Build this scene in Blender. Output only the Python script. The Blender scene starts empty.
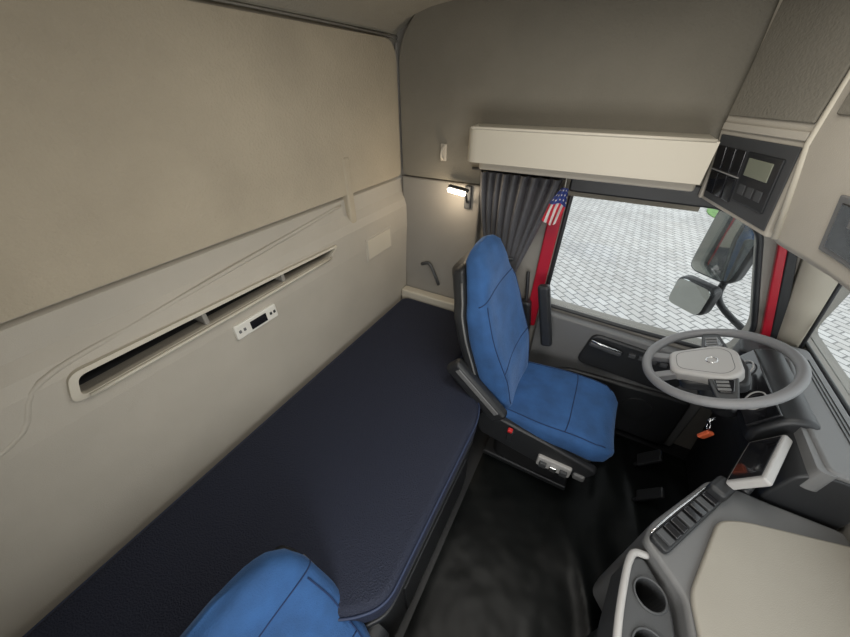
import bpy, bmesh, math, random
from mathutils import Vector as V, Matrix, Euler
random.seed(4)
S=bpy.context.scene
try:
    S.view_settings.view_transform='Standard'
    S.view_settings.look='None'
except Exception: pass

# ------------------------------------------------------------ materials
def mat(name,col,rough=.6,bump=0,bscale=200,var=0,vscale=3,metal=0,sheen=0,emit=None,es=0,coat=0,btype='noise',detail=3,dist=.01,spec=None):
    m=bpy.data.materials.new(name);m.use_nodes=True
    nt=m.node_tree;N=nt.nodes;L=nt.links;p=N['Principled BSDF']
    p.inputs['Base Color'].default_value=(*col,1);p.inputs['Roughness'].default_value=rough
    p.inputs['Metallic'].default_value=metal
    if spec is not None: p.inputs['Specular IOR Level'].default_value=spec
    if sheen:
        p.inputs['Sheen Weight'].default_value=sheen;p.inputs['Sheen Roughness'].default_value=.4
        p.inputs['Sheen Tint'].default_value=(min(1,col[0]*3+.15),min(1,col[1]*2.2+.15),min(1,col[2]*1.6+.2),1)
    if coat: p.inputs['Coat Weight'].default_value=coat
    if emit: p.inputs['Emission Color'].default_value=(*emit,1);p.inputs['Emission Strength'].default_value=es
    tc=N.new('ShaderNodeTexCoord')
    if var:
        n=N.new('ShaderNodeTexNoise');n.inputs['Scale'].default_value=vscale;n.inputs['Detail'].default_value=5
        L.new(tc.outputs['Object'],n.inputs['Vector'])
        r=N.new('ShaderNodeValToRGB')
        r.color_ramp.elements[0].position=.3;r.color_ramp.elements[1].position=.7
        r.color_ramp.elements[0].color=(*[c*(1-var) for c in col],1)
        r.color_ramp.elements[1].color=(*[min(1,c*(1+var)) for c in col],1)
        L.new(n.outputs['Fac'],r.inputs['Fac']);L.new(r.outputs['Color'],p.inputs['Base Color'])
    if bump:
        if btype=='noise':
            t=N.new('ShaderNodeTexNoise');t.inputs['Detail'].default_value=detail;o='Fac'
        else:
            t=N.new('ShaderNodeTexVoronoi');o='Distance'
        t.inputs['Scale'].default_value=bscale
        L.new(tc.outputs['Object'],t.inputs['Vector'])
        b=N.new('ShaderNodeBump');b.inputs['Strength'].default_value=bump;b.inputs['Distance'].default_value=dist
        L.new(t.outputs[o],b.inputs['Height']);L.new(b.outputs['Normal'],p.inputs['Normal'])
    return m
M={}
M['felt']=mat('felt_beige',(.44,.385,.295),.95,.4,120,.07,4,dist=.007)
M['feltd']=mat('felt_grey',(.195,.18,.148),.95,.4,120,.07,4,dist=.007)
M['ceil']=mat('headliner',(.34,.315,.262),.95,.4,110,.05,4,dist=.008)
M['plas']=mat('plastic_light_grey',(.45,.415,.355),.6,.25,350,.04,5,dist=.003)
M['plasg']=mat('plastic_mid_grey',(.26,.245,.22),.6,.25,350,.03,5,dist=.003)
M['cream']=mat('plastic_cream',(.55,.51,.425),.5,.15,350,dist=.002)
M['white']=mat('plastic_white',(.72,.70,.64),.4)
M['dark']=mat('plastic_dark',(.018,.019,.021),.45,.2,400,dist=.002)
M['darkg']=mat('plastic_charcoal',(.055,.057,.06),.55,.2,400,dist=.002)
M['grey']=mat('plastic_grey',(.14,.14,.14),.5,.2,400,dist=.002)
M['black']=mat('black_void',(.006,.006,.007),.7)
M['gloss']=mat('gloss_black',(.012,.012,.014),.12,coat=.4)
M['navy']=mat('mattress_navy',(.008,.012,.030),.75,.6,210,0,3,sheen=.12,btype='vor',dist=.004)
M['navyp']=mat('mattress_piping',(.02,.032,.075),.6)
M['blue']=mat('velour_blue',(.022,.082,.225),.85,.4,260,.22,10,sheen=.5,dist=.005)
M['blued']=mat('velour_seam',(.010,.028,.09),.9)
M['rubber']=mat('rubber_floor',(.005,.006,.006),.36,.3,4,.3,6,detail=2,dist=.05,spec=.16)
M['red']=mat('paint_red',(.42,.010,.025),.3,coat=.5)
M['curt']=mat('curtain_grey',(.075,.075,.082),.5,.2,300,sheen=.3,dist=.002)
M['tan']=mat('tray_beige',(.30,.277,.235),.7,.3,350,.03,5,dist=.002)
M['wheel']=mat('wheel_leather_grey',(.18,.18,.185),.5,.2,250,dist=.002)
M['pad']=mat('wheel_pad_grey',(.38,.37,.36),.5)
M['chrome']=mat('chrome',(.75,.75,.75),.2,metal=1)
M['bulb']=mat('lamp_bulb',(1,.9,.75),.4,emit=(1,.86,.66),es=14)
M['orange']=mat('tag_orange',(.50,.09,.03),.5)
M['lcd']=mat('lcd_green',(.20,.21,.16),.3)
M['flagr']=mat('flag_red',(.50,.02,.04),.7);M['flagw']=mat('flag_white',(.62,.6,.58),.7);M['flagb']=mat('flag_blue',(.03,.05,.22),.7)
M['mirror']=mat('mirror_glass',(.75,.80,.80),.03,metal=1)
M['redp']=mat('button_red',(.55,.02,.02),.4)
g=bpy.data.materials.new('window_glass');g.use_nodes=True;nt=g.node_tree;nt.nodes.clear()
o=nt.nodes.new('ShaderNodeOutputMaterial');mx=nt.nodes.new('ShaderNodeMixShader');tr=nt.nodes.new('ShaderNodeBsdfTransparent');gl=nt.nodes.new('ShaderNodeBsdfGlossy')
tr.inputs['Color'].default_value=(.96,.98,.98,1);gl.inputs['Roughness'].default_value=.02;mx.inputs[0].default_value=.05
nt.links.new(tr.outputs[0],mx.inputs[1]);nt.links.new(gl.outputs[0],mx.inputs[2]);nt.links.new(mx.outputs[0],o.inputs[0]);M['glass']=g
pv=bpy.data.materials.new('paving_blocks');pv.use_nodes=True;nt=pv.node_tree;N=nt.nodes;L=nt.links;p=N['Principled BSDF'];p.inputs['Roughness'].default_value=.8
tc=N.new('ShaderNodeTexCoord');mp=N.new('ShaderNodeMapping');mp.inputs['Rotation'].default_value=(0,0,.75);br=N.new('ShaderNodeTexBrick')
br.inputs['Scale'].default_value=1;br.inputs['Brick Width'].default_value=.24;br.inputs['Row Height'].default_value=.14;br.inputs['Mortar Size'].default_value=.013
br.inputs['Color1'].default_value=(.49,.475,.455,1);br.inputs['Color2'].default_value=(.61,.60,.585,1);br.inputs['Mortar'].default_value=(.22,.22,.215,1)
nz=N.new('ShaderNodeTexNoise');nz.inputs['Scale'].default_value=.7;ml=N.new('ShaderNodeMixRGB');ml.blend_type='MULTIPLY';ml.inputs[0].default_value=.35
L.new(tc.outputs['Object'],mp.inputs[0]);L.new(mp.outputs[0],br.inputs[0]);L.new(tc.outputs['Object'],nz.inputs[0]);L.new(br.outputs[0],ml.inputs[1]);L.new(nz.outputs['Fac'],ml.inputs[2]);L.new(ml.outputs[0],p.inputs['Base Color']);M['pave']=pv
M['grass']=mat('grass',(.13,.25,.08),.9,.6,30,.3,8)

# ------------------------------------------------------------ helpers
def mk(name,vs,fs,m,smooth=False,bev=0,seg=3,sub=0,mi=None):
    me=bpy.data.meshes.new(name);me.from_pydata([tuple(v) for v in vs],[],fs);me.update()
    bm=bmesh.new();bm.from_mesh(me);bmesh.ops.recalc_face_normals(bm,faces=bm.faces);bm.to_mesh(me);bm.free()
    ob=bpy.data.objects.new(name,me);S.collection.objects.link(ob)
    for k in (m if isinstance(m,(list,tuple)) else [m]): me.materials.append(M[k])
    if mi: 
        for f,i in zip(me.polygons,mi): f.material_index=i
    if smooth or bev:
        for f in me.polygons: f.use_smooth=True
    if bev:
        b=ob.modifiers.new('b','BEVEL');b.width=bev;b.segments=seg;b.limit_method='ANGLE';b.angle_limit=math.radians(30);b.harden_normals=True
    if sub:
        s=ob.modifiers.new('s','SUBSURF');s.levels=sub;s.render_levels=sub
    return ob
def box(name,lo,hi,m,bev=.008,seg=3):
    x0,y0,z0=lo;x1,y1,z1=hi
    vs=[(x,y,z) for x in(x0,x1) for y in(y0,y1) for z in(z0,z1)]
    fs=[(0,1,3,2),(4,6,7,5),(0,4,5,1),(2,3,7,6),(0,2,6,4),(1,5,7,3)]
    return mk(name,vs,fs,m,bev=bev,seg=seg)
def obox(name,c,size,rot,m,bev=.005,seg=3):
    ob=box(name,tuple(-s/2 for s in size),tuple(s/2 for s in size),m,bev,seg)
    R=rot.to_matrix() if isinstance(rot,Euler) else rot
    mt=Matrix.Translation(V(c))@R.to_4x4()
    ob.data.transform(mt);return ob
def prism(name,pts,axis,a,b,m,bev=.008,seg=3):
    def P(u,v,w): return {'x':(w,u,v),'y':(u,w,v),'z':(u,v,w)}[axis]
    n=len(pts);vs=[P(u,v,a) for u,v in pts]+[P(u,v,b) for u,v in pts]
    fs=[tuple(range(n)),tuple(range(2*n-1,n-1,-1))]+[(i,(i+1)%n,n+(i+1)%n,n+i) for i in range(n)]
    return mk(name,vs,fs,m,bev=bev,seg=seg)
def rnd(pts,r,k=5):
    out=[];n=len(pts)
    for i in range(n):
        p=V(pts[i]);a=V(pts[i-1]);b=V(pts[(i+1)%n])
        rr=r[i] if isinstance(r,(list,tuple)) else r
        da=(a-p);db=(b-p);ra=min(rr,da.length*.48,db.length*.48)
        if ra<1e-4: out.append(tuple(p));continue
        s=p+da.normalized()*ra;e=p+db.normalized()*ra
        for j in range(k+1):
            t=j/k;q=s*(1-t)**2+p*2*t*(1-t)+e*t*t;out.append((q.x,q.y))
    return out
def cr(pts,n=8,closed=False):
    pts=[V(p) for p in pts];out=[];N_=len(pts)
    rng=range(N_ if closed else N_-1)
    for i in rng:
        p0=pts[(i-1)%N_] if (closed or i>0) else pts[0]*2-pts[1]
        p1=pts[i];p2=pts[(i+1)%N_]
        p3=pts[(i+2)%N_] if (closed or i+2<N_) else pts[-1]*2-pts[-2]
        for j in range(n):
            t=j/n;out.append(.5*((2*p1)+(p2-p0)*t+(2*p0-5*p1+4*p2-p3)*t*t+(3*p1-p0-3*p2+p3)*t**3))
    if not closed: out.append(pts[-1])
    return out
def tube(name,pts,r,m,k=10,closed=False,smoothpath=0):
    if smoothpath: pts=cr(pts,smoothpath,closed)
    pts=[V(p) for p in pts];n=len(pts);vs=[];fs=[]
    t0=(pts[1]-pts[0]).normalized();up=V((0,0,1)) if abs(t0.z)<.9 else V((1,0,0))
    nr=t0.cross(up).normalized()
    for i in range(n):
        if closed: t=(pts[(i+1)%n]-pts[i-1]).normalized()
        else: t=(pts[min(i+1,n-1)]-pts[max(i-1,0)]).normalized()
        nr=(nr-t*nr.dot(t)).normalized();b=t.cross(nr)
        rr=r[i*len(r)//n] if isinstance(r,(list,tuple)) else r
        for j in range(k):
            a=2*math.pi*j/k;vs.append(pts[i]+(nr*math.cos(a)+b*math.sin(a))*rr)
    for i in range(n if closed else n-1):
        for j in range(k):
            i2=(i+1)%n;fs.append((i*k+j,i*k+(j+1)%k,i2*k+(j+1)%k,i2*k+j))
    if not closed: fs.append(tuple(range(k)));fs.append(tuple(range((n-1)*k,n*k)))
    return mk(name,vs,fs,m,smooth=True)
def loft(name,loops,m,cap=True,sub=0,bev=0):
    k=len(loops[0]);vs=[p for l in loops for p in l];fs=[]
    for i in range(len(loops)-1):
        for j in range(k): fs.append((i*k+j,i*k+(j+1)%k,(i+1)*k+(j+1)%k,(i+1)*k+j))
    if cap: fs.append(tuple(range(k)));fs.append(tuple(range((len(loops)-1)*k,len(loops)*k)))
    return mk(name,vs,fs,m,smooth=True,sub=sub,bev=bev)
def cyl(name,c,axis,r,h,m,r2=None,k=28,bev=.002):
    ax=V(axis).normalized();u=ax.orthogonal().normalized();w=ax.cross(u);c=V(c);r2=r if r2 is None else r2
    vs=[c+(u*math.cos(2*math.pi*i/k)+w*math.sin(2*math.pi*i/k))*r-ax*h/2 for i in range(k)]+[c+(u*math.cos(2*math.pi*i/k)+w*math.sin(2*math.pi*i/k))*r2+ax*h/2 for i in range(k)]
    fs=[tuple(range(k)),tuple(range(k,2*k))]+[(i,(i+1)%k,k+(i+1)%k,k+i) for i in range(k)]
    return mk(name,vs,fs,m,bev=bev)
def group(name,obs):
    e=bpy.data.objects.new(name,None);S.collection.objects.link(e)
    for o in obs: o.parent=e
    return e
def child(p,obs):
    for o in obs: o.parent=p
def cut(ob,cutters):
    for c in cutters:
        b=ob.modifiers.new('c','BOOLEAN');b.operation='DIFFERENCE';b.object=c;b.solver='EXACT'
    bpy.context.view_layer.update()
    dg=bpy.context.evaluated_depsgraph_get();me=bpy.data.meshes.new_from_object(ob.evaluated_get(dg))
    ob.modifiers.clear();ob.data=me
    for c in cutters: bpy.data.objects.remove(c,do_unlink=True)
def interp(tab,s):
    for (a,va),(b,vb) in zip(tab,tab[1:]):
        if s<=b:
            t=(s-a)/(b-a);t=t*t*(3-2*t)*.5+t*.5;return va+(vb-va)*t
    return tab[-1][1]

# ------------------------------------------------------------ room shell
YN,YF,XF=-.46,1.80,.96
prof=[(-1.30,0),(-1.15,0),(-1.15,.55),(-1.145,.60),(-1.12,1.02),(-1.113,1.10),(-1.113,1.23),(-1.125,1.27),(-1.15,1.31),(-1.155,1.385),(-1.17,1.395),(-1.17,2.20),(-1.30,2.20)]
wb=prism('wall_back',prof,'y',YN,YF+.1,'plas',bev=0)
slot_o=rnd([(.03,1.152),(1.05,1.163),(1.11,1.213),(.06,1.238)],[.03,.03,.03,.03])
slot_i=rnd([(.055,1.166),(1.035,1.176),(1.085,1.205),(.075,1.224)],[.02,.02,.02,.02])
c1=prism('c',slot_i,'x',-1.24,-1.0,'black',bev=0)
cut(wb,[c1])
for f in wb.data.polygons: f.use_smooth=False
lin=prism('slot_lining',slot_i,'x',-1.239,-1.235,'black',bev=0)
n=len(slot_o);vs=[];fs=[]
for (pts,x) in ((slot_o,-1.118),(slot_o,-1.100),(slot_i,-1.096),(slot_i,-1.16)):
    vs+=[(x,a,b) for a,b in pts]
for r_ in range(3):
    for i in range(n): fs.append((r_*n+i,r_*n+(i+1)%n,(r_+1)*n+(i+1)%n,(r_+1)*n+i))
ring=mk('frame',vs,fs,'cream',bev=.003)
divs=[box('divider_%d'%i,(-1.23,y-.008,1.165),(-1.105,y+.008,1.216),'plasg',.003) for i,y in enumerate((.42,.76))]
lip=tube('lower_lip',[(-1.094,.07,1.158),(-1.090,.5,1.162),(-1.094,1.04,1.169)],.006,'cream',smoothpath=4)
n2=len(slot_i);sc=[(a*.995+.002,(b-1.195)*.96+1.195) for a,b in slot_i];vs=[(x,a,b) for x in (-1.15,-1.236) for a,b in sc]
tun=mk('slot_tunnel',vs,[(i,(i+1)%n2,n2+(i+1)%n2,n2+i) for i in range(n2)],'darkg')
group('wall_storage_slot',[lin,ring,lip,tun]+divs)
up=prism('upper_padding',rnd([(YN,1.412),(1.755,1.412),(1.755,2.035),(YN,2.035)],[.001,.03,.10,.001],6),'x',-1.17,-1.130,'felt',.018,4)
strip=box('belt_guide',(-1.172,1.25,1.23),(-1.124,1.30,1.58),'felt',.012)
ceil_trim=tube('seam',[(-1.150,YN,2.047),(-1.150,1.68,2.047),(-1.147,1.76,1.98),(-1.15,1.772,1.41)],.004,'plasg',smoothpath=5)
vent=box('wall_access_panel',(-1.13,1.33,1.015),(-1.1105,1.585,1.155),'plas',.005)
vin=box('panel_inset',(-1.112,1.345,1.03),(-1.108,1.57,1.14),'cream',.004)
rid=tube('moulding_crease',[(-1.122,YN,1.07),(-1.119,-.10,1.13),(-1.122,.02,1.245),(-1.136,.30,1.275),(-1.150,.88,1.33),(-1.158,1.22,1.365)],.009,'plas',smoothpath=6)
child(wb,[up,strip,ceil_trim,vent,vin,rid])
pn=[box('plate',(-1.122,.49,1.040),(-1.102,.685,1.105),'white',.007),
    box('display',(-1.104,.555,1.053),(-1.099,.63,1.09),'gloss',.002)]
for i,y in enumerate((.503,.523,.647,.665)):
    pn.append(box('key_%d'%i,(-1.104,y,1.067),(-1.099,y+.010,1.08),'dark' if i>1 else 'grey',.002))
group('bunk_control_panel',pn)

cv=[(-1.30,2.30),(-1.30,2.055),(-1.155,2.058),(-1.12,2.08),(-1.05,2.110),(-.93,2.138),(-.75,2.16),(-.5,2.17),(XF+.11,2.17),(XF+.11,2.30)]
ce=prism('ceiling',cv,'y',YN-.1,YF+.1,'ceil',bev=0)
for f in ce.data.polygons: f.use_smooth=False
ws=prism('wall_driver_side',[(-1.15,0),(XF,0),(XF,.88),(.945,.90),(.912,1.1),(.88,1.3),(.84,1.55),(.84,2.17),(-1.15,2.17)],'y',YF,YF+.09,'plasg',bev=0)
winp=[(-.155,.765),(-.155,1.44),(.44,1.44),(.60,1.37),(.80,.90),(.78,.74),(.30,.745)]
winr=rnd(winp,[.03,.04,.06,.06,.06,.04,.1])
cut(ws,[prism('c',winr,'y',YF-.05,YF+.2,'dark',bev=0)])
for f in ws.data.polygons: f.use_smooth=False
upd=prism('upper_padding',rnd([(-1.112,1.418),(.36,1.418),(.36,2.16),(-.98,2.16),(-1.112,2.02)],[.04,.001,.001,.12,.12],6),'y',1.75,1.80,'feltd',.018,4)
corner=box('corner_moulding',(-1.14,1.775,.0),(-.62,1.80,1.405),'plasg',.012)
hdr=prism('window_header',rnd([(-.17,1.437),(-.17,1.52),(.50,1.52),(.64,1.40),(.61,1.365),(.44,1.437)],.02),'y',1.742,1.80,'dark',.01)
hook=[box('hook_plate',(-.862,1.738,1.515),(-.825,1.752,1.60),'plas',.006),tube('hook_arm',[(-.843,1.74,1.59),(-.843,1.72,1.575),(-.843,1.715,1.54),(-.843,1.735,1.525)],.006,'plas',smoothpath=4)]
hook2=tube('grab_bracket',[(-1.0,1.775,.84),(-.93,1.75,.87),(-.88,1.74,.80),(-.86,1.76,.72)],.011,'darkg',smoothpath=5)
group('coat_hook',hook)
child(ws,[upd,corner,hook2,hdr])
ledge=prism('bunk_end_ledge',rnd([(-1.14,1.70),(-.55,1.70),(-.55,1.772),(-1.14,1.772)],.02),'z',.50,.635,'cream',.012)
gw=prism('window_1',winr,'y',YF+.03,YF+.034,'glass',bev=0)
gk=tube('trim_1',[(a,YF-.002,b) for a,b in winr],.012,'dark',closed=True,k=8)
rp=prism('painted_post',rnd([(-.235,.60),(-.170,.60),(-.170,1.50),(-.235,1.50)],.01),'y',1.765,1.80,'red',.008)
rp2=prism('painted_frame',[(.640,1.42),(.670,1.42),(.860,.90),(.835,.86)],'y',1.772,1.80,'red',.006)
rp3=prism('frame_seal',[(.670,1.42),(.70,1.42),(.90,.90),(.860,.88)],'y',1.768,1.80,'dark',.006)
dc=prism('door_card',rnd([(-.16,.02),(.80,.02),(.80,.70),(.30,.725),(-.16,.745)],[.02,.02,.05,.1,.03]),'y',1.735,1.798,'grey',.015)
dl=prism('lower_card',rnd([(-.12,.04),(.75,.04),(.74,.44),(.1,.40),(-.12,.30)],.04),'y',1.70,1.74,'dark',.02)
dp=prism('pocket',rnd([(.12,.47),(.62,.44),(.70,.66),(.16,.70)],.05),'y',1.715,1.742,'dark',.012)
dh=obox('pull_handle',(.24,1.695,.64),(.17,.028,.03),Euler((0,.10,0)),'darkg',.01)
dh2=tube('handle_trim',[(.16,1.70,.665),(.2,1.68,.67),(.28,1.68,.66),(.33,1.70,.64)],.005,'chrome',smoothpath=5)
sw=[box('switch_%d'%i,(.36+i*.05,1.70,.62),(.395+i*.05,1.72,.645),'darkg',.004) for i in range(4)]
spk=cyl('speaker',(.52,1.696,.28),(0,1,0),.08,.010,'dark')
group('door_1',[rp,rp2,rp3,dc,dl,dp,dh,dh2,spk]+sw)
wp=prism('wall_passenger_side',[(-1.15,0),(XF,0),(XF,2.17),(-1.15,2.17)],'y',YN-.09,YN,'plasg',bev=0)
cut(wp,[prism('c',winr,'y',YN-.2,YN+.05,'dark',bev=0)])
for f in wp.data.polygons: f.use_smooth=False
gw3=prism('window_3',winr,'y',YN-.04,YN-.036,'glass',bev=0)
wf=prism('wall_front',[(YN,0),(YF+.12,0),(YF+.12,2.17),(YN,2.17)],'x',XF,XF+.07,'plasg',bev=0)
wsr=rnd([(YN+.10,.93),(YF+.10,.93),(YF+.08,1.80),(YN+.14,1.80)],.05)
cut(wf,[prism('c',wsr,'x',XF-.1,XF+.2,'dark',bev=0)])
for f in wf.data.polygons: f.use_smooth=False
gw2=prism('window_2',wsr,'x',XF+.03,XF+.035,'glass',bev=0)
gk2=tube('trim_2',[(XF-.002,a,b) for a,b in wsr],.008,'dark',closed=True,k=8)
apz=((.86,.885,.935),(1.1,.82,.902),(1.3,.765,.872),(1.55,.68,.835),(1.75,.62,.80))
ap=loft('trim_pillar',[[(x0,1.797,z),(x0,1.765,z),(x0+.03,1.74,z),(x1-.01,1.70,z),(x1,1.71,z),(x1+.008,1.797,z)] for z,x0,x1 in apz],'cream')
ag=tube('trim_seal',[(x1+.002,1.705,z) for z,x0,x1 in apz],.007,'dark',k=8)
child(ap,[ag])
fl=box('floor',(-1.3,YN-.1,-.1),(XF+.07,YF+.09,0),'dark',0)
gx,gy=80,90;vs=[];fs=[]
from mathutils import noise
for i in range(gx+1):
    for j in range(gy+1):
        x=-.22+i/gx*1.15;y=-.40+j/gy*2.10
        w=max(0,min(1,(x-.20)/.2))
        r1=1-abs(noise.noise(V((x*5+y*.8,y*1.6,1.3))))*2.6
        h=.003+.022*w*max(0,r1)+.02*w*max(0,noise.noise(V((x*6+y*2,y*3,0))))
        edge=min(1,i/2,(gx-i)/2,j/2,(gy-j)/2)
        vs.append((x,y,.001+h*edge))
for i in range(gx):
    for j in range(gy):
        a=i*(gy+1)+j;fs.append((a,a+1,a+gy+2,a+gy+1))
mat_=mk('rubber_floor_mat',vs,fs,'rubber',smooth=True)

# ------------------------------------------------------------ bunk
mo=[(-1.105,-.44),(-.62,-.44),(-.58,-.04),(-.31,.10),(-.232,.18),(-.232,.95),(-.27,1.06),(-.46,1.12),(-.50,1.695),(-1.105,1.695)]
rr_=[.05,.06,.10,.06,.08,.08,.06,.10,.06,.05]
mt_=prism('mattress',rnd(mo,rr_,6),'z',.45,.59,'navy',.03,5)
pip=tube('piping_top',[(a,b,.572) for a,b in rnd([(a+(.001 if a>-1 else 0),b) for a,b in mo],rr_,6)],.0045,'navyp',closed=True,k=8)
group('bunk_mattress',[mt_,pip])
bi=rnd([(-1.14,-.44),(-.64,-.44),(-.60,-.05),(-.32,.09),(-.245,.18),(-.245,.93),(-.30,1.05),(-.49,1.11),(-.53,1.69),(-1.14,1.69)],.04)
bb=prism('bunk_box',bi,'z',.03,.40,'dark',.01)
bp=prism('bunk_board',[(a+.012 if a>-1 else a,b) for a,b in bi],'z',.40,.447,'dark',.008)
ft=box('plinth',(-1.12,-.36,.0),(-.66,1.6,.04),'black',.002)
lid=box('locker_door',(-.246,.28,.08),(-.236,.86,.36),'dark',.006)
group('bunk_base',[bb,bp,ft,lid])

# ------------------------------------------------------------ seats
WN=[(0,.20),(.08,.23),(.3,.252),(.55,.262),(.68,.248),(.78,.200),(.88,.168),(.95,.150),(.985,.115),(1,.06)]
WW=[(0,.20),(.08,.23),(.3,.25),(.55,.26),(.75,.255),(.86,.235),(.93,.20),(.975,.15),(1,.07)]
def seat(name,ox,oy,cz,L,lean,Wt,far_up):
    obs=[]
    P0=V((-.19,0,cz));a=V((-math.sin(lean),0,math.cos(lean)));nn=V((math.cos(lean),0,math.sin(lean)))
    Tf=[(0,.06),(.25,.085),(.5,.06),(.72,.05),(.85,.065),(.95,.05),(1,.015)]
    Tb=[(0,.06),(.5,.06),(.8,.045),(.95,.035),(1,.01)]
    def bpnt(s,th,k=1,dx=0):
        c,sn=math.cos(th),math.sin(th);w=interp(Wt,s)*k
        y=w*math.copysign(abs(c)**.5,c)
        X=(interp(Tf,s) if sn>0 else interp(Tb,s))*math.copysign(abs(sn)**.6,sn)
        if sn>0: X+=.040*abs(y/w)**2.2*abs(sn)**.5*(1 if s<.7 else max(.3,1-(s-.7)*7))
        return V((ox,oy,0))+P0+a*(s*L)+nn*(X+dx)+V((0,y,0))
    K=40
    SS=sorted(set([i/28 for i in range(26)]+[.93,.95,.97,.985,.995,1]))
    obs.append(loft('backrest',[[bpnt(s,2*math.pi*j/K) for j in range(K)] for s in SS],'blue'))
    def shp(s,th):
        c,sn=math.cos(th),math.sin(th);w=interp(Wt,s)*1.01
        y=w*math.copysign(abs(c)**.5,c);X=(.025 if sn>0 else .06)*math.copysign(abs(sn)**.6,sn)-.055
        return V((ox,oy,0))+P0+a*(s*L*(.98 if s>.9 else 1.0))+nn*X+V((0,y,0))
    top=.95 if far_up else .84
    obs.append(loft('back_shell',[[shp(s,2*math.pi*j/K) for j in range(K)] for s in SS if s<top],'dark'))
    path=[shp(s,math.pi-.05)+nn*.004 for s in [i/20 for i in range(1,18 if far_up else 15)]]
    obs.append(tube('edge_trim_a',path,.005,'grey',k=8))
    obs.append(tube('edge_trim_b',[V((p.x,2*oy-p.y,p.z)) for p in path],.005,'grey',k=8))
    for sg in (1,-1):
        pts=[]
        for i in range(30):
            s=.04+.68*i/29;th=math.pi/2-sg*.36*math.pi*(.62+.12*math.sin(s*3))
            pts.append(bpnt(s,th,1,.0003))
        obs.append(tube('seam_%d'%sg,pts,.0025,'blued',k=6))
    for s in (.30,.73):
        pts=[bpnt(s+.02*math.cos((j-10)/10*1.4),math.pi/2+(j-10)/10*(.80 if s<.5 else 1.4),1,.0003) for j in range(21)]
        obs.append(tube('seam_h',pts,.0025,'blued',k=6))
    CW=[(0,.20),(.1,.225),(.5,.245),(.85,.240),(.95,.215),(1,.17)]
    def cp(t,th,d=0):
        x=-.235+t*.61;w=interp(CW,t);c,sn=math.cos(th),math.sin(th)
        y=w*math.copysign(abs(c)**.45,c)
        top=interp([(0,.035),(.3,.045),(.7,.065),(.88,.055),(.96,.02),(1,-.02)],t);bot=interp([(0,.05),(.7,.06),(.9,.085),(1,.065)],t)
        z=(top if sn>0 else bot)*math.copysign(abs(sn)**.6,sn) if sn<0 or top>0 else top*abs(sn)**.6
        if sn>0: z+=.025*abs(y/w)**2.2*abs(sn)**.5
        return V((ox+x,oy+y,cz+z+d-.01))
    TT=[0,.03,.08,.15,.25,.35,.45,.55,.65,.75,.82,.88,.92,.95,.975,.99,1]
    obs.append(loft('seat_cushion',[[cp(t,2*math.pi*j/K) for j in range(K)] for t in TT],'blue'))
    for sg in (1,-1):
        obs.append(tube('cushion_seam_%d'%sg,[cp(.12+.80*i/24,math.pi/2-sg*.27*math.pi,.0003) for i in range(25)],.0025,'blued',k=6))
    obs.append(tube('cushion_seam_c',[cp(.62+.02*math.cos((j-10)/7),math.pi/2+(j-10)/10*.86,.0003) for j in range(21)],.0025,'blued',k=6))
    def B(n,lo,hi,m,b=.008): 
        o=box(n,(lo[0]+ox,lo[1]+oy,lo[2]),(hi[0]+ox,hi[1]+oy,hi[2]),m,b);obs.append(o);return o
    B('seat_pan',(-.24,-.225,cz-.12),(.30,.225,cz-.045),'dark',.02)
    for sg in (-1,1):
        pr=prism('side_valance',rnd([(ox-.25,cz-.16),(ox+.12,cz-.22),(ox+.30,cz-.18),(ox+.34,cz-.09),(ox+.1,cz-.035),(ox-.24,cz+.02),(ox-.28,cz-.05)],.03),'y',oy+sg*.235-.022,oy+sg*.235+.022,'dark',.012);obs.append(pr)
    B('control_plate',(.07,-.275,cz-.20),(.235,-.235,cz-.125),'pad',.01)
    for i in range(3): B('lever_%d'%i,(.085+i*.05,-.29,cz-.185),(.12+i*.05,-.262,cz-.15),'chrome' if i==1 else 'darkg',.005)
    B('front_lever',(.245,-.27,cz-.19),(.30,-.19,cz-.15),'grey',.01)
    loops=[];zt=cz-.10;nb=9
    for i in range(nb*2+1):
        z=.05+(zt-.05)*i/(nb*2);k=.0 if i%2 else .02
        loops.append([V((ox+.02+(.20-k)*math.copysign(abs(math.cos(t))**.3,math.cos(t)),oy+(.19-k)*math.copysign(abs(math.sin(t))**.3,math.sin(t)),z)) for t in [2*math.pi*q/32 for q in range(32)]])
    obs.append(loft('suspension_bellows',loops,'black'))
    B('base_plate',(-.22,-.20,.022),(.26,.20,.06),'dark',.01)
    for sg in (-1,1):
        y=oy+sg*.270
        if sg==1 and far_up:
            obs.append(obox('armrest_raised',(ox-.11,oy+.285,cz+.33),(.065,.05,.40),Euler((0,-.25,0)),'dark',.02))
        elif far_up:
            c=V((ox-.29,y,cz+.165));ang=math.radians(42)
            obs.append(obox('armrest',c,(.38,.06,.10),Euler((0,ang,0)),'dark',.022))
            obs.append(obox('armrest_inlay',c+V((.01,sg*.026,.016)),(.30,.014,.030),Euler((0,ang,0)),'grey',.005))
        obs.append(cyl('recliner_hub',(ox-.20,oy+sg*.245,cz+.04),(0,1,0),.055,.045,'dark'))
    B('belt_buckle_stalk',(-.10,-.285,cz-.10),(-.07,-.26,cz-.02),'dark',.006)
    B('belt_buckle',(-.102,-.286,cz-.03),(-.078,-.264,cz-.012),'redp',.004)
    return group(name,obs)
seat('truck_seat',0,1.335,.46,.86,.30,WN,True)
seat('truck_seat',-.075,-.115,.33,.565,.60,WW,False)
belt=[tube('belt_webbing',[(-.275,1.755,.97),(-.25,1.735,.8),(-.24,1.70,.6),(-.22,1.69,.40)],.010,'dark',smoothpath=6),
      prism('belt_housing',rnd([(-.32,.38),(-.20,.36),(-.19,.62),(-.22,.80),(-.31,.78)],.03),'y',1.70,1.765,'dark',.015)]
group('seat_belt',belt)

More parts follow.
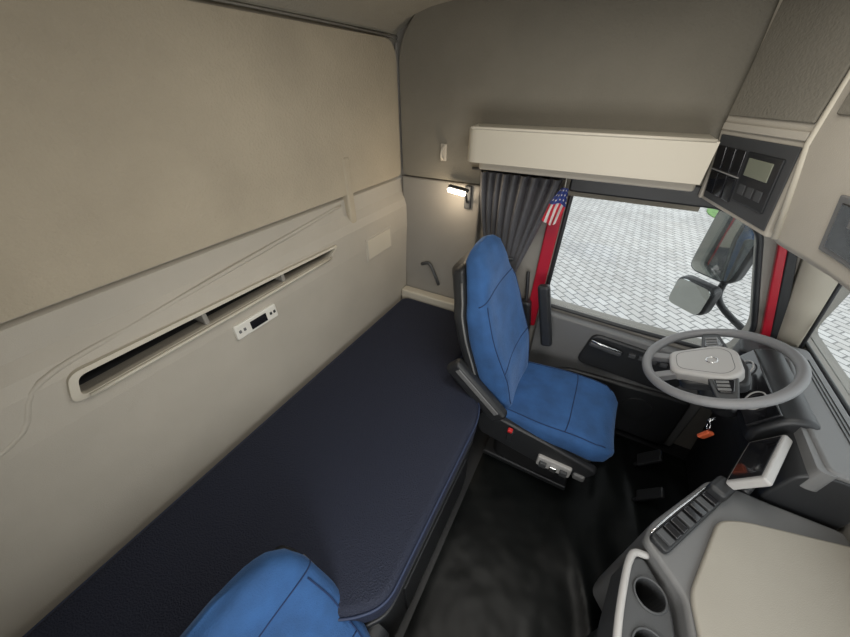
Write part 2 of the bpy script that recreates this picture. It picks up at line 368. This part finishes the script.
# ------------------------------------------------------------ overhead shelf + curtain
sh=prism('shelf_box',rnd([(-.62,1.52),(.28,1.52),(.28,1.755),(-.66,1.755)],[.05,.001,.001,.03]),'z',1.565,1.70,'cream',.012)
shu=prism('shelf_underside',rnd([(-.57,1.56),(.28,1.56),(.28,1.755),(-.60,1.755)],.02),'z',1.53,1.566,'plas',.008)
shl=tube('shelf_lip',[(-.60,1.60,1.702),(-.585,1.53,1.702),(-.52,1.522,1.702),(.27,1.522,1.702)],.006,'cream',smoothpath=4)
group('overhead_shelf',[sh,shu,shl])
rail=tube('curtain_rail',[(-.66,1.72,1.50),(-.19,1.72,1.50)],.008,'dark')
vs=[];fs=[];nu,nv=220,36
for j in range(nv+1):
    t=j/nv
    xl=-.615+.11*t**1.4;xr=-.190-.15*t**1.1
    for i in range(nu+1):
        u=i/nu;z=1.495-.50*t-.05*t*math.sin(u*3)-.03*t*math.sin(u*9)
        x=xl+(xr-xl)*u
        ph=u*2*math.pi*10+1.1*math.sin(t*2.5+u*4)+1.7*math.sin(u*5)
        amp=.027*(1-.30*t)+.006*math.sin(u*23)
        y=1.706+amp*math.sin(ph)+.006*math.sin(u*7+t*3)+.004*math.sin(ph*2+t*6)
        vs.append((x+.011*math.cos(ph),y,z))
for j in range(nv):
    for i in range(nu):
        a=j*(nu+1)+i;fs.append((a,a+1,a+nu+2,a+nu+1))
cu=mk('curtain_cloth',vs,fs,'curt',smooth=True)
tie=tube('curtain_tie',[(-.53,1.69,1.06),(-.45,1.665,1.055),(-.36,1.69,1.06)],.008,'darkg',smoothpath=5)
group('window_curtain',[rail,cu,tie])
vs=[];fs=[];mi=[];nu,nv=14,20
for j in range(nv+1):
    for i in range(nu+1):
        u=i/nu;t=j/nv
        w=.078*(.45+.55*min(1,t*2.2));x=-.178+(u-.5)*w-.03*t;z=1.475-.15*t-.02*abs(u-.5)
        if t>.7: z-=(.5-abs(u-.5))*.10*(t-.7)*5*.5
        vs.append((x,1.655+.014*math.sin(u*9+t*4),z))
for j in range(nv):
    for i in range(nu):
        a=j*(nu+1)+i;fs.append((a,a+1,a+nu+2,a+nu+1))
        if j<10: mi.append(1 if (i%3==1 and j%3==1) else 2)
        else: mi.append(0 if (i//2)%2==0 else 1)
fg=mk('cloth',vs,fs,['flagr','flagw','flagb'],smooth=True,mi=mi)
fs_=tube('cord',[(-.185,1.70,1.52),(-.182,1.68,1.50),(-.178,1.660,1.47)],.002,'white',k=6)
group('flag_pennant',[fg,fs_])
rl=[box('lamp_base',(-.71,1.755,1.27),(-.67,1.776,1.40),'darkg',.008),
    tube('lamp_neck',[(-.69,1.757,1.31),(-.68,1.72,1.33),(-.68,1.70,1.37)],.007,'dark',smoothpath=5),
    obox('lamp_head',(-.725,1.70,1.393),(.12,.03,.02),Euler((0,.12,0)),'dark',.008),
    obox('lamp_bulb_strip',(-.727,1.682,1.380),(.105,.022,.022),Euler((0,.12,0)),'bulb',.006)]
group('reading_lamp',rl)
pl=bpy.data.lights.new('reading_light','POINT');pl.energy=1.6;pl.color=(1,.82,.6);pl.shadow_soft_size=.03
po=bpy.data.objects.new('reading_light',pl);S.collection.objects.link(po);po.location=(-.76,1.64,1.34)

# ------------------------------------------------------------ overhead cabinet
cab=[]
A0=V((.300,1.715,0));B0=V((.460,1.42,0));e_=(B0-A0).normalized();n_=V((e_.y,-e_.x,0))
if n_.x>0: n_=-n_
LS=(B0-A0).length
def zoff(z): return 0 if z>=1.715 else (1.715-z)*.045/.22
def zadj(z,s): return z if z>=1.715 else z-(1.715-z)/.24*.035*max(0,min(1,s/LS))
def shiftn(p,z,s=0):
    q=p-n_*zoff(z);return V((q.x,q.y,zadj(z,s)))
loops=[]
for z in (1.475,1.715,2.165):
    loops.append([shiftn(A0,z,0),shiftn(B0,z,LS),V((.80,1.42,zadj(z,LS))),V((.80,1.715,z))])
cab.append(loft('carcass',loops,'plas',bev=.006))
def face(s0,s1,z0,z1,m,pr,b=.003,name='panel',base=0):
    vs=[]
    for d in (base,pr):
        for s,z in ((s0,z0),(s1,z0),(s1,z1),(s0,z1)):
            p=shiftn(A0+e_*s,z,s)+n_*d;vs.append(p)
    fs=[(0,1,2,3),(7,6,5,4)]+[(i,(i+1)%4,4+(i+1)%4,4+i) for i in range(4)]
    o=mk(name,vs,fs,m,bev=b);cab.append(o);return o
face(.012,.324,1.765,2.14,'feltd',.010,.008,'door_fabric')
face(-.004,.012,1.48,2.16,'plas',.014,.005,'end_trim')
face(.012,.33,1.722,1.745,'plas',.010,.004,'rail_trim')
face(.018,.327,1.490,1.708,'darkg',.006,.004,'fascia')
face(.165,.30,1.53,1.675,'dark',.013,.004,'tachograph')
face(.180,.275,1.61,1.66,'lcd',.016,.002,'tacho_display')
for i in range(3): face(.180+i*.036,.206+i*.036,1.555,1.585,'darkg',.016,.002,'tacho_key')
for r_ in range(2):
    for i in range(3): face(.028+i*.044,.066+i*.044,1.515+r_*.085,1.590+r_*.085,'gloss',.012,.003,'switch')
face(.026,.158,1.594,1.597,'pad',.013,.001,'divider')
cs=[(.450,1.419),(.510,1.20),(.545,.95),(.555,.70),(.545,.45),(.510,.20),(.450,-.02),(.30,-.34),(.80,-.34),(.80,1.419)]
loops=[]
for z,dx in ((1.430,.085),(1.450,.060),(1.715,.0),(2.165,-.01)):
    loops.append([V((a+(dx if a<.79 else 0),b,z)) for a,b in cs])
cab.append(loft('centre_section',loops,'plas',bev=.008))
def cface(y0,y1,z0,z1,m,pr,b=.003,name='p',n=6):
    P_=[(b_,a_) for a_,b_ in cs[:7]][::-1]
    def X(y,z):
        for (ya,xa),(yb,xb) in zip(P_,P_[1:]):
            if y<=yb+1e-6:
                x=xa+(xb-xa)*(y-ya)/(yb-ya);break
        return x+max(0,(1.715-z))*.06/.265-(.01*(z-1.715)/.45 if z>1.715 else 0)
    vs=[]
    for d in (-.01,pr):
        for z in (z0,z1):
            for i in range(n+1):
                y=y0+(y1-y0)*i/n;vs.append((X(y,z)-d,y,z))
    m_=n+1
    fs=[]
    for i in range(n):
        fs.append((i,i+1,m_+i+1,m_+i));fs.append((2*m_+i,2*m_+i+1,3*m_+i+1,3*m_+i))
        fs.append((i,i+1,2*m_+i+1,2*m_+i));fs.append((m_+i,m_+i+1,3*m_+i+1,3*m_+i))
    fs.append((0,m_,3*m_,2*m_));fs.append((n,m_+n,3*m_+n,2*m_+n))
    o=mk(name,vs,fs,m,bev=b);cab.append(o)
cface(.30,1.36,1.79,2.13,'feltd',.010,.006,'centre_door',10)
cface(.95,1.23,1.49,1.63,'grey',.008,.004,'radio_frame')
cface(.97,1.21,1.505,1.615,'gloss',.012,.003,'radio_slot')
cface(1.11,1.16,1.57,1.595,'grey',.014,.001,'radio_key')
cface(.30,.90,1.49,1.68,'cream',.008,.006,'lower_door',8)
cab.append(tube('corner_bead',[V((.454,1.405,2.15)),V((.457,1.405,1.72)),V((.512,1.395,1.455))],.010,'cream'))
group('overhead_cabinet',cab)

# ------------------------------------------------------------ dashboard
XD=XF-.012
da=[]
da.append(prism('dash_body',rnd([(XD,.02),(XD,.91),(.82,.915),(.76,.88),(.74,.72),(.82,.50),(.87,.02)],[0,0,.03,.04,.06,.1,0]),'y',1.0,1.695,'dark',.01))
da.append(prism('dash_top',rnd([(.80,1.20),(.80,1.0),(XD,1.0),(XD,1.69),(.86,1.69),(.83,1.45)],.03),'z',.91,.938,'grey',.012))
da.append(prism('fascia_edge',rnd([(.78,.995),(.83,.995),(.845,1.30),(.85,1.42),(.82,1.40),(.79,1.25)],.02),'z',.84,.930,'grey',.012))
hd=prism('instrument_hood',rnd([(.70,.78),(.70,.85),(.75,.94),(.80,.960),(.84,.945),(.84,.78)],.03),'y',1.17,1.60,'dark',.02);da.append(hd)
da.append(obox('instrument_cluster',(.712,1.375,.895),(.012,.38,.11),Euler((0,.50,0)),'gloss',.004))
for y in (1.28,1.47):
    da.append(tube('dial_ring',[V((.703,y,.900))+V((.032*math.sin(t)*math.sin(.5),.04*math.cos(t),.04*math.sin(t)*math.cos(.5))) for t in [2*math.pi*i/28 for i in range(28)]],.003,'pad',closed=True,k=6))
da.append(prism('door_side_vent',rnd([(.72,1.62),(.80,1.60),(.92,1.70),(.92,1.735),(.74,1.735)],.02),'z',.66,.90,'darkg',.015))
da.append(obox('air_vent',(.735,1.67,.80),(.02,.08,.06),Euler((0,.1,-.2)),'gloss',.01))
da.append(box('left_switchblock',(.735,1.56,.68),(.76,1.68,.76),'darkg',.006))
for i in range(3): da.append(tube('defroster_slat_%d'%i,[(.895+i*.012,1.08,.939),(.895+i*.012,1.60,.939)],.0018,'dark',k=6))
group('dashboard',da)

co=[]
pl_=[(.395,.665),(.42,.73),(.60,.985),(.68,.990),(.76,.985),(XD,.985),(XD,-.34),(.505,-.34),(.505,.40),(.49,.56)]
co.append(prism('console_body',rnd(pl_,.025),'z',.20,.735,'grey',.015))
co.append(prism('console_foot',rnd([(.50,.60),(.66,.92),(XD,.95),(XD,-.34),(.56,-.34)],.04),'z',.0,.21,'dark',.01))
co.append(prism('tray_top',rnd([(.500,.570),(.595,.825),(.66,.86),(XD-.01,.93),(XD-.01,-.30),(.53,-.30),(.515,.45)],[.03,.03,.05,.02,.02,.05,.05]),'z',.733,.752,'tan',.008))
co.append(prism('switch_strip',rnd([(.405,.670),(.45,.640),(.655,.955),(.615,.980)],.015),'z',.733,.757,'dark',.006))
dr=V((.215,.32,0)).normalized();rot=Matrix(((dr.x,-dr.y,0),(dr.y,dr.x,0),(0,0,1)))
for i in range(8):
    c=V((.443,.683,.762))+dr*(.034*i);co.append(obox('key_%d'%i,c,(.024,.042,.012),rot,'gloss' if i%3 else 'darkg',.003))
co.append(tube('chrome_edge',[(.408,.68,.756),(.48,.79,.758),(.61,.975,.756)],.003,'chrome',smoothpath=4))
co.append(obox('gear_selector_base',(.605,.925,.775),(.08,.055,.05),rot,'dark',.015))
group('center_console',co)

axl=V((.42,.91,0)).normalized();nrm=V((-.80,.36,.40));nrm=(nrm-axl*nrm.dot(axl)).normalized();tv=nrm.cross(axl)
rt=Matrix((axl,tv,nrm)).transposed()
TC=V((.690,1.03,.850))
tb=[obox('tablet_body',TC,(.25,.12,.030),rt,'pad',.008),
    obox('tablet_screen',TC+nrm*.0155,(.225,.10,.003),rt,'gloss',.001),
    tube('mount_arm',[(.68,.965,.759),(.69,.985,.78),(.695,1.02,.82)],.014,'dark',smoothpath=4)]
group('tablet_display',tb)

ch=prism('cup_holder',rnd([(.345,.44),(.375,.62),(.41,.63),(.475,.54),(.495,.36),(.495,.20),(.350,.20)],.03),'z',.52,.70,'darkg',.01)
cc=((.423,.535,.040),(.424,.41,.043),(.424,.285,.042))
cut(ch,[cyl('c',(cx,cy,.70),(0,0,1),r,.26,'black',bev=0) for cx,cy,r in cc])
chl=[tube('rim',[V((cx+r*math.cos(t),cy+r*math.sin(t),.702)) for t in [2*math.pi*i/28 for i in range(28)]],.0035,'darkg',closed=True,k=6) for cx,cy,r in cc]
chl+=[cyl('cup_liner',(cx,cy,.572),(0,0,1),r-.001,.004,'black') for cx,cy,r in cc]
chl.append(tube('side_bar',[(.355,.20,.70),(.342,.36,.715),(.350,.50,.72),(.372,.61,.715),(.415,.635,.705)],.010,'pad',smoothpath=6))
chl.append(box('support',(.38,.24,.0),(.48,.50,.53),'dark',.01))
child(ch,chl)

# ------------------------------------------------------------ steering wheel
WC=V((.565,1.35,.965));al=math.radians(25)
dv=V((math.cos(al),0,math.sin(al)));yv=V((0,1,0));nv_=V((-math.sin(al),0,math.cos(al)))
def W(a,b,c=0): return WC+dv*a+yv*b+nv_*c
st=[tube('rim',[W(.224*math.cos(t),.224*math.sin(t)) for t in [2*math.pi*i/72 for i in range(72)]],.018,'wheel',closed=True,k=16)]
def wpr(name,pts,c0,c1,m,bev):
    n=len(pts);vs=[W(a,b,c0) for a,b in pts]+[W(a,b,c1) for a,b in pts]
    fs=[tuple(range(n)),tuple(range(2*n-1,n-1,-1))]+[(i,(i+1)%n,n+(i+1)%n,n+i) for i in range(n)]
    return mk(name,vs,fs,m,bev=bev)
st.append(wpr('airbag_pad',rnd([(-.145,-.065),(-.145,.065),(.02,.110),(.075,.07),(.075,-.07),(.02,-.110)],.03),-.035,.018,'pad',.014))
st.append(wpr('hub_back',rnd([(-.12,-.09),(-.12,.09),(.08,.10),(.10,0),(.08,-.10)],.03),-.065,-.02,'dark',.012))
for sg in (1,-1):
    st.append(wpr('spoke_%d'%sg,rnd([(-.035,sg*.08),(.055,sg*.08),(.035,sg*.215),(-.02,sg*.215)],.012),-.028,.004,'darkg',.008))
    st.append(wpr('keypad_%d'%sg,rnd([(-.022,sg*.105),(.040,sg*.105),(.028,sg*.175),(-.014,sg*.175)],.01),.002,.010,'gloss',.003))
    for i in range(3): st.append(wpr('key',[(-.014,sg*(.115+i*.02)),(.022,sg*(.115+i*.02)),(.022,sg*(.128+i*.02)),(-.014,sg*(.128+i*.02))],.009,.013,'grey',.002))
    st.append(wpr('lower_spoke_%d'%sg,rnd([(-.11,sg*.030),(-.11,sg*.062),(-.205,sg*.090),(-.210,sg*.055)],.008),-.028,.0,'wheel',.008))
st.append(tube('emblem',[W(-.01+.018*math.cos(t),.018*math.sin(t),.019) for t in [2*math.pi*i/24 for i in range(24)]],.0025,'chrome',closed=True,k=6))
st.append(tube('pad_seam',[W(a,b,.0175) for a,b in rnd([(-.12,-.05),(-.12,.05),(.015,.085),(.05,.055),(.05,-.055),(.015,-.085)],.03)],.0015,'grey',closed=True,k=5))
st.append(tube('column',[W(0,0,-.05),W(.01,0,-.12),W(.02,0,-.20),W(.02,0,-.24)],.045,'dark',k=18,smoothpath=4))
st.append(obox('column_shroud',W(.0,0,-.13),(.12,.13,.14),Euler((0,-al,0)),'dark',.03))
for sg in (1,-1): st.append(tube('stalk_%d'%sg,[W(.02,sg*.05,-.08),W(.03,sg*.15,-.06),W(.02,sg*.20,-.05)],.009,'dark',smoothpath=4))
group('steering_wheel',st)
kt=[tube('key_blade',[(.62,1.23,.80),(.60,1.21,.79)],.006,'chrome'),
    obox('tag',(.60,1.17,.755),(.030,.016,.05),Euler((.2,.3,.4)),'orange',.006),
    tube('key_ring',[V((.60,1.19+.014*math.cos(t),.785+.014*math.sin(t))) for t in [2*math.pi*i/18 for i in range(18)]],.002,'chrome',closed=True,k=5)]
group('key_tag',kt)
pd=[]
for i,(y,w) in enumerate(((1.50,.08),(1.27,.06))):
    pd.append(obox('pad_%d'%i,(.64,y,.13),(.02,w,.14),Euler((0,.6,0)),'dark',.008))
    pd.append(tube('arm_%d'%i,[(.60,y,.02),(.62,y,.07),(.645,y,.12)],.01,'dark',smoothpath=3))
group('foot_pedals',pd)

# ------------------------------------------------------------ exterior
gp=mk('paving',[(-40,-40,-1.3),(40,-40,-1.3),(40,60,-1.3),(-40,60,-1.3)],[(0,1,2,3)],'pave')
lw=[(3.55+.65*math.cos(t)+.1*math.sin(3*t),13.2+1.4*math.sin(t)) for t in [2*math.pi*i/30 for i in range(30)]]
gr=prism('grass_verge',lw,'z',-1.299,-1.27,'grass',.01)
lw2=[(-14+2.5*math.cos(t),7+9*math.sin(t)) for t in [2*math.pi*i/30 for i in range(30)]]
gr2=prism('grass_verge',lw2,'z',-1.299,-1.24,'grass',.01)
mr_=[]
def mirror(c,sx,sz,yaw,tag):
    R_=Euler((0,0,yaw)).to_matrix();pts=rnd([(-sx/2,-sz/2),(sx/2,-sz/2),(sx/2,sz/2),(-sx/2,sz/2)],min(sx,sz)*.25)
    h=prism('housing_'+tag,pts,'y',-.0,.09,'dark',.025);g_=prism('glass_'+tag,[(a*.88,b*.92) for a,b in pts],'y',-.004,.002,'mirror',.0)
    for o in (h,g_): o.data.transform(Matrix.Translation(V(c))@R_.to_4x4())
    mr_.extend([h,g_])
mirror((.615,2.12,1.18),.24,.38,-.70,'main')
mirror((.58,2.10,.87),.21,.18,-.70,'wide')
mr_.append(tube('bracket',[(.90,1.90,1.30),(.82,2.10,1.32),(.76,2.20,1.1),(.74,2.2,.85),(.90,1.90,.78)],.018,'dark',smoothpath=6))
group('side_mirror',mr_)

# ------------------------------------------------------------ light
w=bpy.data.worlds.new('sky');S.world=w;w.use_nodes=True;nt=w.node_tree;bg=nt.nodes['Background']
bg.inputs['Color'].default_value=(.95,.98,1,1);bg.inputs['Strength'].default_value=1.8
def area(name,loc,rot,sx,sy,e,col=(1,1,1)):
    l=bpy.data.lights.new(name,'AREA');l.shape='RECTANGLE';l.size=sx;l.size_y=sy;l.energy=e;l.color=col
    o=bpy.data.objects.new(name,l);S.collection.objects.link(o);o.location=loc;o.rotation_euler=rot;return o
area('ceiling_fill_light',(.05,.70,2.155),(0,0,0),.7,.7,11.5,(1,.965,.90))  # unseen fill lamp added under the solid ceiling to brighten the cab
area('passenger_window_fill',(.30,YN+.02,1.12),(math.radians(90),0,0),.9,.55,13,(1,.985,.95))  # added fill lamp behind the camera, just inside the passenger window
hf=rnd([(-.33,.32),(.43,.32),(.43,1.08),(-.33,1.08)],.05)
group('ceiling_fill_frame',[tube('fill_rim',[(a,b,2.162) for a,b in hf],.014,'plas',closed=True,k=8)])  # rim made up around the ceiling fill lamp, no opening above it

# ------------------------------------------------------------ camera
F=V((-0.3893,0.7080,-0.5892)).normalized();R=V((0.8763,0.4818,0)).normalized();U=R.cross(F)
c=bpy.data.cameras.new('camera');c.sensor_width=36;c.lens=319/850*36;c.clip_start=.02
cam=bpy.data.objects.new('camera',c);S.collection.objects.link(cam)
m4=Matrix((R,U,-F)).transposed().to_4x4();m4.translation=V((0,0,1.85));cam.matrix_world=m4
S.camera=cam
